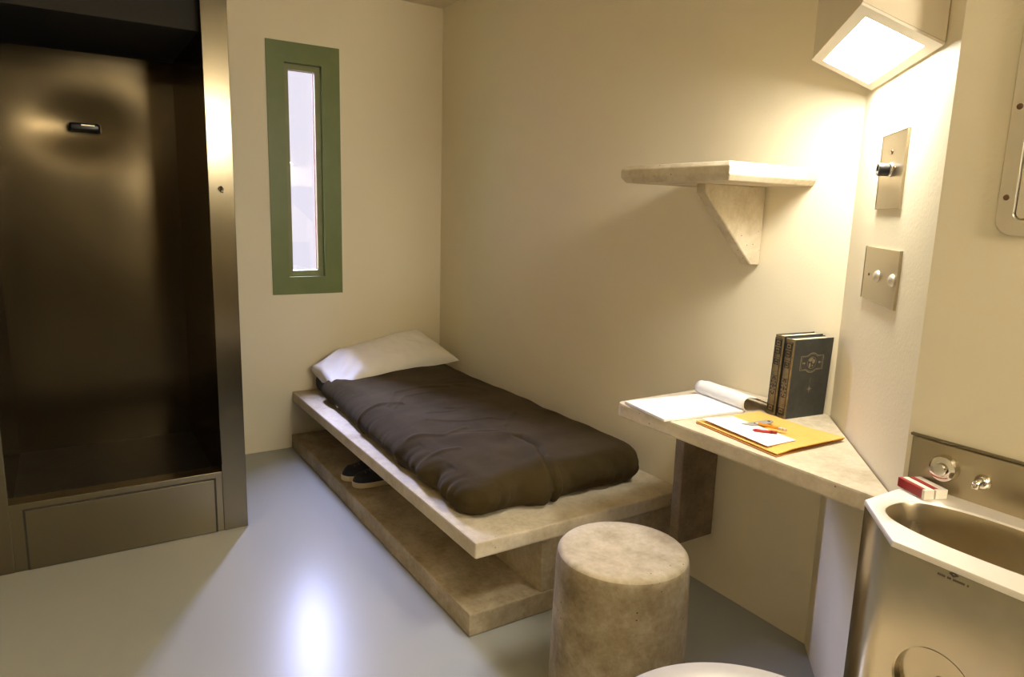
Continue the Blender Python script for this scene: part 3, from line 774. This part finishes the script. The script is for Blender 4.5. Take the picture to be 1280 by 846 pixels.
# ------------------------------------------------------------------ books standing in the corner
def book(label, x_left, yaw, thick, wid, hgt, lean, y_spine, cover):
    t = thing('encyclopedia_volume', label, 'book', (x_left, y_spine, ZD + .001), 'dark bound volumes on the desk')
    # local frame: x thickness (left to right), y depth from spine to fore edge, z up
    O_ = Vector((x_left, y_spine, ZD + .001))
    def bx(*a, **k):
        bm = bmesh.new(); box(bm, *a, **k); bmesh.ops.translate(bm, verts=bm.verts, vec=O_); return bm
    c = .0028
    link_bm('page_block', bx(c, thick - c, .006, wid - .004, .004, hgt - .004), M['pages'], t)
    link_bm('back_cover', bx(0, c, .003, wid, 0, hgt, bev=.0008), M['book'], t)
    fc = link_bm('front_cover', bx(thick - c, thick, .003, wid, 0, hgt, bev=.0008), M['book'], t)
    bm = bmesh.new(); R_ = []
    for z in (0, hgt):
        R_.append([O_ + Vector((thick / 2 - thick / 2 * math.cos(PI * k / 12), .004 - .006 * math.sin(PI * k / 12), z)) for k in range(13)] +
                  [O_ + Vector((thick / 2 + thick / 2 * math.cos(PI * k / 12), .0045, z)) for k in range(13)])
    loft(bm, R_, cap0=True, cap1=True)
    sp = link_bm('spine', bm, M['spine'], t); smooth_angle(sp, 40)
    # blocked ornaments on the spine
    bm = bmesh.new()
    def so(z0, z1, x0, x1, y=-.0028):
        vs = box(bm, O_.x + x0, O_.x + x1, O_.y + y, O_.y + y + .002, O_.z + z0, O_.z + z1)
    m_ = thick / 2
    for (za, zb, w_) in ((.012, .030, .010), (.205, .222, .010), (.182, .200, .009), (.150, .166, .008)):
        zc = hgt * (za / .235); zd = hgt * (zb / .235)
        so(zc, zc + .002, m_ - w_, m_ + w_); so(zd - .002, zd, m_ - w_, m_ + w_)
        so(zc, zd, m_ - w_, m_ - w_ + .002); so(zc, zd, m_ + w_ - .002, m_ + w_)
        so((zc + zd) / 2 - .002, (zc + zd) / 2 + .002, m_ - .004, m_ + .004)
    for k in range(14):   # oval wreath in the middle
        a = 2 * PI * k / 14
        so(.09 + .026 * math.sin(a) - .002, .09 + .026 * math.sin(a) + .002, m_ + .008 * math.cos(a) - .0015, m_ + .008 * math.cos(a) + .0015)
    so(.085, .095, m_ - .002, m_ + .002)
    so(.010, hgt - .008, m_ - .0128, m_ - .0122); so(.010, hgt - .008, m_ + .0122, m_ + .0128)
    for k in range(5): so(.010 + (hgt - .020) * k / 4, .0108 + (hgt - .020) * k / 4, m_ - .0128, m_ + .0128)
    link_bm('spine_ornament', bm, M['giltdark'], sp)
    if cover:
        # gilt cartouche with a globe, and a star below
        bm = bmesh.new()
        X0 = O_.x + thick
        def strip(path, w, closed=True):
            n_ = len(path); A_ = []; B_ = []
            for i in range(n_):
                p = Vector(path[i]); a = Vector(path[i - 1]) if (closed or i > 0) else p; b = Vector(path[(i + 1) % n_]) if (closed or i < n_ - 1) else p
                tdir = (b - a).normalized(); nn = Vector((-tdir.y, tdir.x))
                A_.append(p + nn * w / 2); B_.append(p - nn * w / 2)
            loft(bm, [[(X0 + .0004, O_.y + p.x, O_.z + p.y) for p in A_], [(X0 + .0004, O_.y + p.x, O_.z + p.y) for p in B_]], closed=closed)
        cy, cz = wid * .50, hgt * .70; hw, hh, rr = .045, .021, .029
        a0 = math.acos(min(1, math.sqrt(max(0, rr * rr - hh * hh)) / rr))
        path = []
        for s_ in (1, -1):
            ps = [(hw, -hh * 1), (hw, hh)] if s_ == 1 else [(-hw, hh), (-hw, -hh)]
            path += ps
            aa = [a0 + (PI - 2 * a0) * k / 12 for k in range(13)]
            if s_ == 1: path += [(rr * math.cos(a), rr * math.sin(a)) for a in aa]
            else: path += [(-rr * math.cos(a), -rr * math.sin(a)) for a in aa]
        strip([(cy + p[0], cz + p[1]) for p in path], .0022)
        strip([(cy + p[0] * .9, cz + p[1] * .88) for p in path], .0010)
        G = .0175
        strip([(cy + G * math.cos(2 * PI * k / 32), cz + G * math.sin(2 * PI * k / 32)) for k in range(32)], .0012)
        # land masses
        def blob(cx_, cz_, rx, rz, sd):
            vs = []
            for k in range(14):
                a = 2 * PI * k / 14; q = 1 + .35 * noise.noise(Vector((sd, math.cos(a) * 1.5, math.sin(a) * 1.5)))
                vs.append(bm.verts.new((X0 + .0004, O_.y + cy + cx_ + rx * q * math.cos(a), O_.z + cz + cz_ + rz * q * math.sin(a))))
            bm.faces.new(vs)
        blob(-.006, .008, .007, .005, 1.1); blob(.007, .004, .006, .007, 2.7); blob(-.007, -.008, .004, .007, 4.2); blob(.004, -.009, .003, .003, 5.9); blob(0, .013, .004, .002, 7.7)
        for s_ in (-1, 1):
            blob(s_ * .030, 0, .004, .003, 3 + s_); blob(s_ * .036, 0, .002, .002, 6 + s_)
        sc = (wid * .52, hgt * .365); vs = []
        for k in range(16):
            a = 2 * PI * k / 16; r_ = (.015 if k % 4 == 0 else .009 if k % 4 == 2 else .0035)
            vs.append(bm.verts.new((X0 + .0004, O_.y + sc[0] + r_ * .8 * math.sin(a), O_.z + sc[1] + r_ * math.cos(a))))
        bm.faces.new(vs)
        strip([(sc[0], sc[1] + .018), (sc[0], sc[1] + .034)], .0008, closed=False)
        link_bm('cover_emblem', bm, M['gilt'], fc)
    # lean to the right about the lower edge, then turn
    t.rotation_euler = Matrix.Rotation(yaw, 3, 'Z').to_euler() if not lean else (Matrix.Rotation(yaw, 3, 'Z') @ Matrix.Rotation(lean, 3, 'Y')).to_euler()
    return t
yw = math.radians(-7)
book('dark cloth-bound book with gilt globe and star on its cover', 2.5455, yw, .034, .157, .237, math.radians(2.2), -.167, True)
book('dark book with ornate brown spine behind the globe book', 2.5060, yw, .034, .157, .241, math.radians(2.2), -.1625, False)

# ------------------------------------------------------------------ writing pad with pages rolled back
t = thing('writing_pad', 'white writing pad with its top pages rolled back', 'notepad', (2.35, -.35, ZD))
a_, b_, c_, d_ = Vector((2.236, -.482)), Vector((2.436, -.512)), Vector((2.478, -.225)), Vector((2.272, -.195))
bm = bmesh.new(); prism(bm, [a_, b_, c_, d_], ZD + .001, ZD + .0085, bev=.0008, seg=1)
link_bm('pad_sheets', bm, M['paper'], t)
dirw = (c_ - d_).normalized(); dird = Vector((-dirw.y, dirw.x))      # towards the wall
if dird.y < 0: dird = -dird
prof = []
r0 = .021
for k in range(19):       # front of roll, over the top
    a = math.radians(-70 + 180 * k / 18 * 1.05)
    prof.append((r0 * 0 - r0 * math.cos(a) , r0 + r0 * math.sin(a)))
x_, z_ = prof[-1]
tail = [(x_ + .02, z_ - .002), (x_ + .045, z_ - .012), (x_ + .07, z_ - .024), (x_ + .09, z_ - .033), (x_ + .105, z_ - .038)]
prof += [(p[0], max(p[1], .001)) for p in tail]
bm = bmesh.new()
def pf(base, p, d): 
    q = base + dird * (p[0] + .012); return Vector((q.x, q.y, min(ZD + .006 + p[1] + d, 9)))
s0 = d_ - dirw * .012; s1 = c_ + dirw * .004
n_ = 16
rings = []
for k in range(n_ + 1):
    bse = s0 + (s1 - s0) * k / n_
    rings.append([pf(bse, p, 0) for p in prof])
loft(bm, rings, closed=False)
rl = link_bm('rolled_pages', bm, M['paper'], t, smooth=True)
md = rl.modifiers.new('thickness', 'SOLIDIFY'); md.thickness = .0016; md.offset = 0

# ------------------------------------------------------------------ envelopes and things on them
def sheet(pts, z0, z1, lift=None, nx=14, ny=10):
    """thin sheet on four corners (a b c d), optional lift(u,v)"""
    bm = bmesh.new(); a, b, c, d = [Vector(p) for p in pts]
    def g2(u, v): return (a * (1 - u) + b * u) * (1 - v) + (d * (1 - u) + c * u) * v
    L_ = lift or (lambda u, v: 0)
    T = [[bm.verts.new((*g2(i / nx, j / ny), z1 + L_(i / nx, j / ny))) for j in range(ny + 1)] for i in range(nx + 1)]
    K = [[bm.verts.new((*g2(i / nx, j / ny), z0 + L_(i / nx, j / ny))) for j in range(ny + 1)] for i in range(nx + 1)]
    for i in range(nx):
        for j in range(ny):
            bm.faces.new((T[i][j], T[i + 1][j], T[i + 1][j + 1], T[i][j + 1])); bm.faces.new((K[i][j], K[i][j + 1], K[i + 1][j + 1], K[i + 1][j]))
    for i in range(nx):
        bm.faces.new((T[i][0], K[i][0], K[i + 1][0], T[i + 1][0])); bm.faces.new((T[i][ny], T[i + 1][ny], K[i + 1][ny], K[i][ny]))
    for j in range(ny):
        bm.faces.new((T[0][j], T[0][j + 1], K[0][j + 1], K[0][j])); bm.faces.new((T[nx][j], K[nx][j], K[nx][j + 1], T[nx][j + 1]))
    return bm
ea, eb, ec, ed = (2.482, -.432), (2.780, -.470), (2.790, -.205), (2.500, -.185)
o = link_bm('manila_envelope', sheet([(ea[0] + .004, ea[1] - .006), (eb[0] + .003, eb[1] - .005), (ec[0] - .012, ec[1] + .014), (ed[0], ed[1])], ZD + .001, ZD + .003), M['manila_in'])
tag(o, 'orange-brown envelope at the bottom of the desk pile', 'envelope', 'envelopes on the desk')
o = link_bm('manila_envelope', sheet([ea, eb, ec, ed], ZD + .0055, ZD + .0080, lambda u, v: .006 * smoothstep(.6, 1, u) * smoothstep(0, .25, v) * (1 - .2 * v) - .002 * (1 - u)), M['manila'])
tag(o, 'bright yellow envelope lying on top of the desk pile', 'envelope', 'envelopes on the desk')
ZE = ZD + .009
o = link_bm('paper_sheet', sheet([(2.496, -.424), (2.742, -.458), (2.746, -.350), (2.520, -.325)], ZE + .0042, ZE + .0052, lambda u, v: .0005), M['paper'])
tag(o, 'plain white sheet of paper lying on the yellow envelope', 'paper')
def rod(name, label, cat, p0, p1, r, m, parts):
    t = thing(name, label, cat, p0)
    p0, p1 = Vector(p0), Vector(p1)
    for pn, f0, f1, ra, rb, mm, nn in parts:
        bm = bmesh.new(); tube(bm, [p0.lerp(p1, f0), p0.lerp(p1, f1)], [ra * r, rb * r], nn)
        link_bm(pn, bm, mm, t, smooth=(nn > 8))
    return t
zz = ZE + .0094
rod('pencil', 'short orange pencil with a pink eraser on the envelope', 'pencil', (2.600, -.334, zz), (2.686, -.308, zz), .0040, None,
    [('graphite_tip', 0, .05, .15, .3, M['black'], 8), ('sharpened_wood', .05, .14, .3, 1, M['whitecard'], 12), ('barrel', .14, .76, 1, 1, M['pencil'], 6), ('ferrule', .76, .88, 1.06, 1.06, M['ferrule'], 14), ('eraser', .88, 1, .98, .95, M['eraser'], 14)])
rod('red_pen', 'short red pen lying on the white sheet', 'pen', (2.642, -.392, zz + .0005), (2.690, -.352, zz + .0005), .0036, None,
    [('pen_tip', 0, .08, .3, .9, M['red'], 14), ('barrel', .08, .74, 1, 1, M['red'], 14), ('pen_cap', .74, 1, 1.12, 1.12, M['redcard'], 14)])
bm = bmesh.new()
tp = [(2.585, -.366), (2.612, -.352), (2.622, -.315), (2.617, -.272), (2.606, -.262), (2.594, -.268)]
prism(bm, tp, ZE + .0064, ZE + .0080)
o = link_bm('paper_tab', bm, M['greyplastic'])
tag(o, 'small grey pointed tab with a dark dot beside the pencil', 'tab')
link_bm('tab_hole', LT([(.0045, 0), (.004, .0006), (0, .0006)], (2.606, -.278, ZE + .0080), (0, 0, 1), 16), M['hole'], o)

# ------------------------------------------------------------------ unseen lamps added behind the camera: fill light and steel reflections
M['diffuser_fill_wall'] = emission('fill_wall_diffuser', (1.0, 0.88, 0.68), 85.0)
t = thing('fill_wall_lamp', 'unseen wall lamp with two lit strips, added for fill and steel reflections', 'lamp', (XE, -0.74, 1.75))
link_bm('housing', B(XE - .07, XE - .001, -.97, -.51, 1.74, 2.22, bev=.006), M['housing'], t)
for z_ in (1.84, 2.10):
    link_bm('diffuser', B(XE - .074, XE - .069, -.93, -.55, z_ - .06, z_ + .06), M['diffuser_fill_wall'], t)

M['diffuser_fill_ceiling'] = emission('fill_ceiling_diffuser', (1.0, 0.89, 0.70), 7.0)
t = thing('fill_ceiling_lamp', 'unseen flat square lamp added on the ceiling for fill light', 'lamp', (4.3, -1.7, HC - .06))  # not in view, added only to brighten the room
link_bm('housing', B(4.0, 4.6, -2.0, -1.4, HC - .06, HC - .001, bev=.006), M['housing'], t)
link_bm('diffuser', B(4.05, 4.55, -1.95, -1.45, HC - .064, HC - .059), M['diffuser_fill_ceiling'], t)

# ------------------------------------------------------------------ light
W = bpy.data.worlds.new('sky'); bpy.context.scene.world = W; W.use_nodes = True
nt = W.node_tree; nt.nodes.clear()
ow = nt.nodes.new('ShaderNodeOutputWorld'); bg = nt.nodes.new('ShaderNodeBackground')
tc = nt.nodes.new('ShaderNodeTexCoord'); sp = nt.nodes.new('ShaderNodeSeparateXYZ'); mr = nt.nodes.new('ShaderNodeMapRange')
nt.links.new(tc.outputs['Generated'], sp.inputs[0]); nt.links.new(sp.outputs['Z'], mr.inputs['Value'])
SKY_LO, SKY_HI = 0.80, 160.0
mr.inputs['From Min'].default_value = 0.18; mr.inputs['From Max'].default_value = 0.36
mr.inputs['To Min'].default_value = SKY_LO; mr.inputs['To Max'].default_value = SKY_HI
mc = nt.nodes.new('ShaderNodeMix'); mc.data_type = 'RGBA'
mf = nt.nodes.new('ShaderNodeMapRange'); nt.links.new(sp.outputs['Z'], mf.inputs['Value'])
mf.inputs['From Min'].default_value = 0.17; mf.inputs['From Max'].default_value = 0.24
mc.inputs['A'].default_value = (0.90, 0.86, 0.96, 1); mc.inputs['B'].default_value = (0.55, 0.60, 1.0, 1)
nt.links.new(mf.outputs['Result'], mc.inputs['Factor']); nt.links.new(mc.outputs['Result'], bg.inputs['Color'])
nt.links.new(mr.outputs['Result'], bg.inputs['Strength']); nt.links.new(bg.outputs[0], ow.inputs['Surface'])
la = bpy.data.lights.new('window_portal', 'AREA'); la.shape = 'RECTANGLE'; la.size = WZ1 - WZ0; la.size_y = WY1 - WY0
la.cycles.is_portal = True
lo = bpy.data.objects.new('window_portal', la); C.objects.link(lo)
lo.location = (-.145, (WY0 + WY1) / 2, (WZ0 + WZ1) / 2)
lo.rotation_euler = Matrix(((0, 0, -1), (0, -1, 0), (-1, 0, 0))).to_euler()   # emits towards +x, long side vertical

# ------------------------------------------------------------------ camera
cd = bpy.data.cameras.new('camera'); cam = bpy.data.objects.new('camera', cd); C.objects.link(cam)
cd.sensor_width = 36; cd.sensor_fit = 'HORIZONTAL'; cd.lens = 879.012 * 36 / 1280
cd.clip_start = 0.02
fw = Vector((-0.82902285, 0.52989428, -0.17869854)); rt = Vector((0.5339837, 0.8450159, 0.0284524)); up = Vector((-0.16607987, 0.07183442, 0.9834924))
m3 = Matrix((rt, up, -fw)).transposed()
cam.matrix_world = Matrix.Translation((3.8150, -1.9114, 1.3356)) @ m3.to_4x4()
sc = bpy.context.scene; sc.camera = cam
sc.view_settings.view_transform = 'Standard'; sc.view_settings.look = 'None'
sc.view_settings.gamma = 1; sc.view_settings.use_curve_mapping = False
sc.view_settings.exposure = 0.52
sc.cycles.use_denoising = True
sc.cycles.sample_clamp_indirect = 8
sc.cycles.max_bounces = 12; sc.cycles.diffuse_bounces = 8
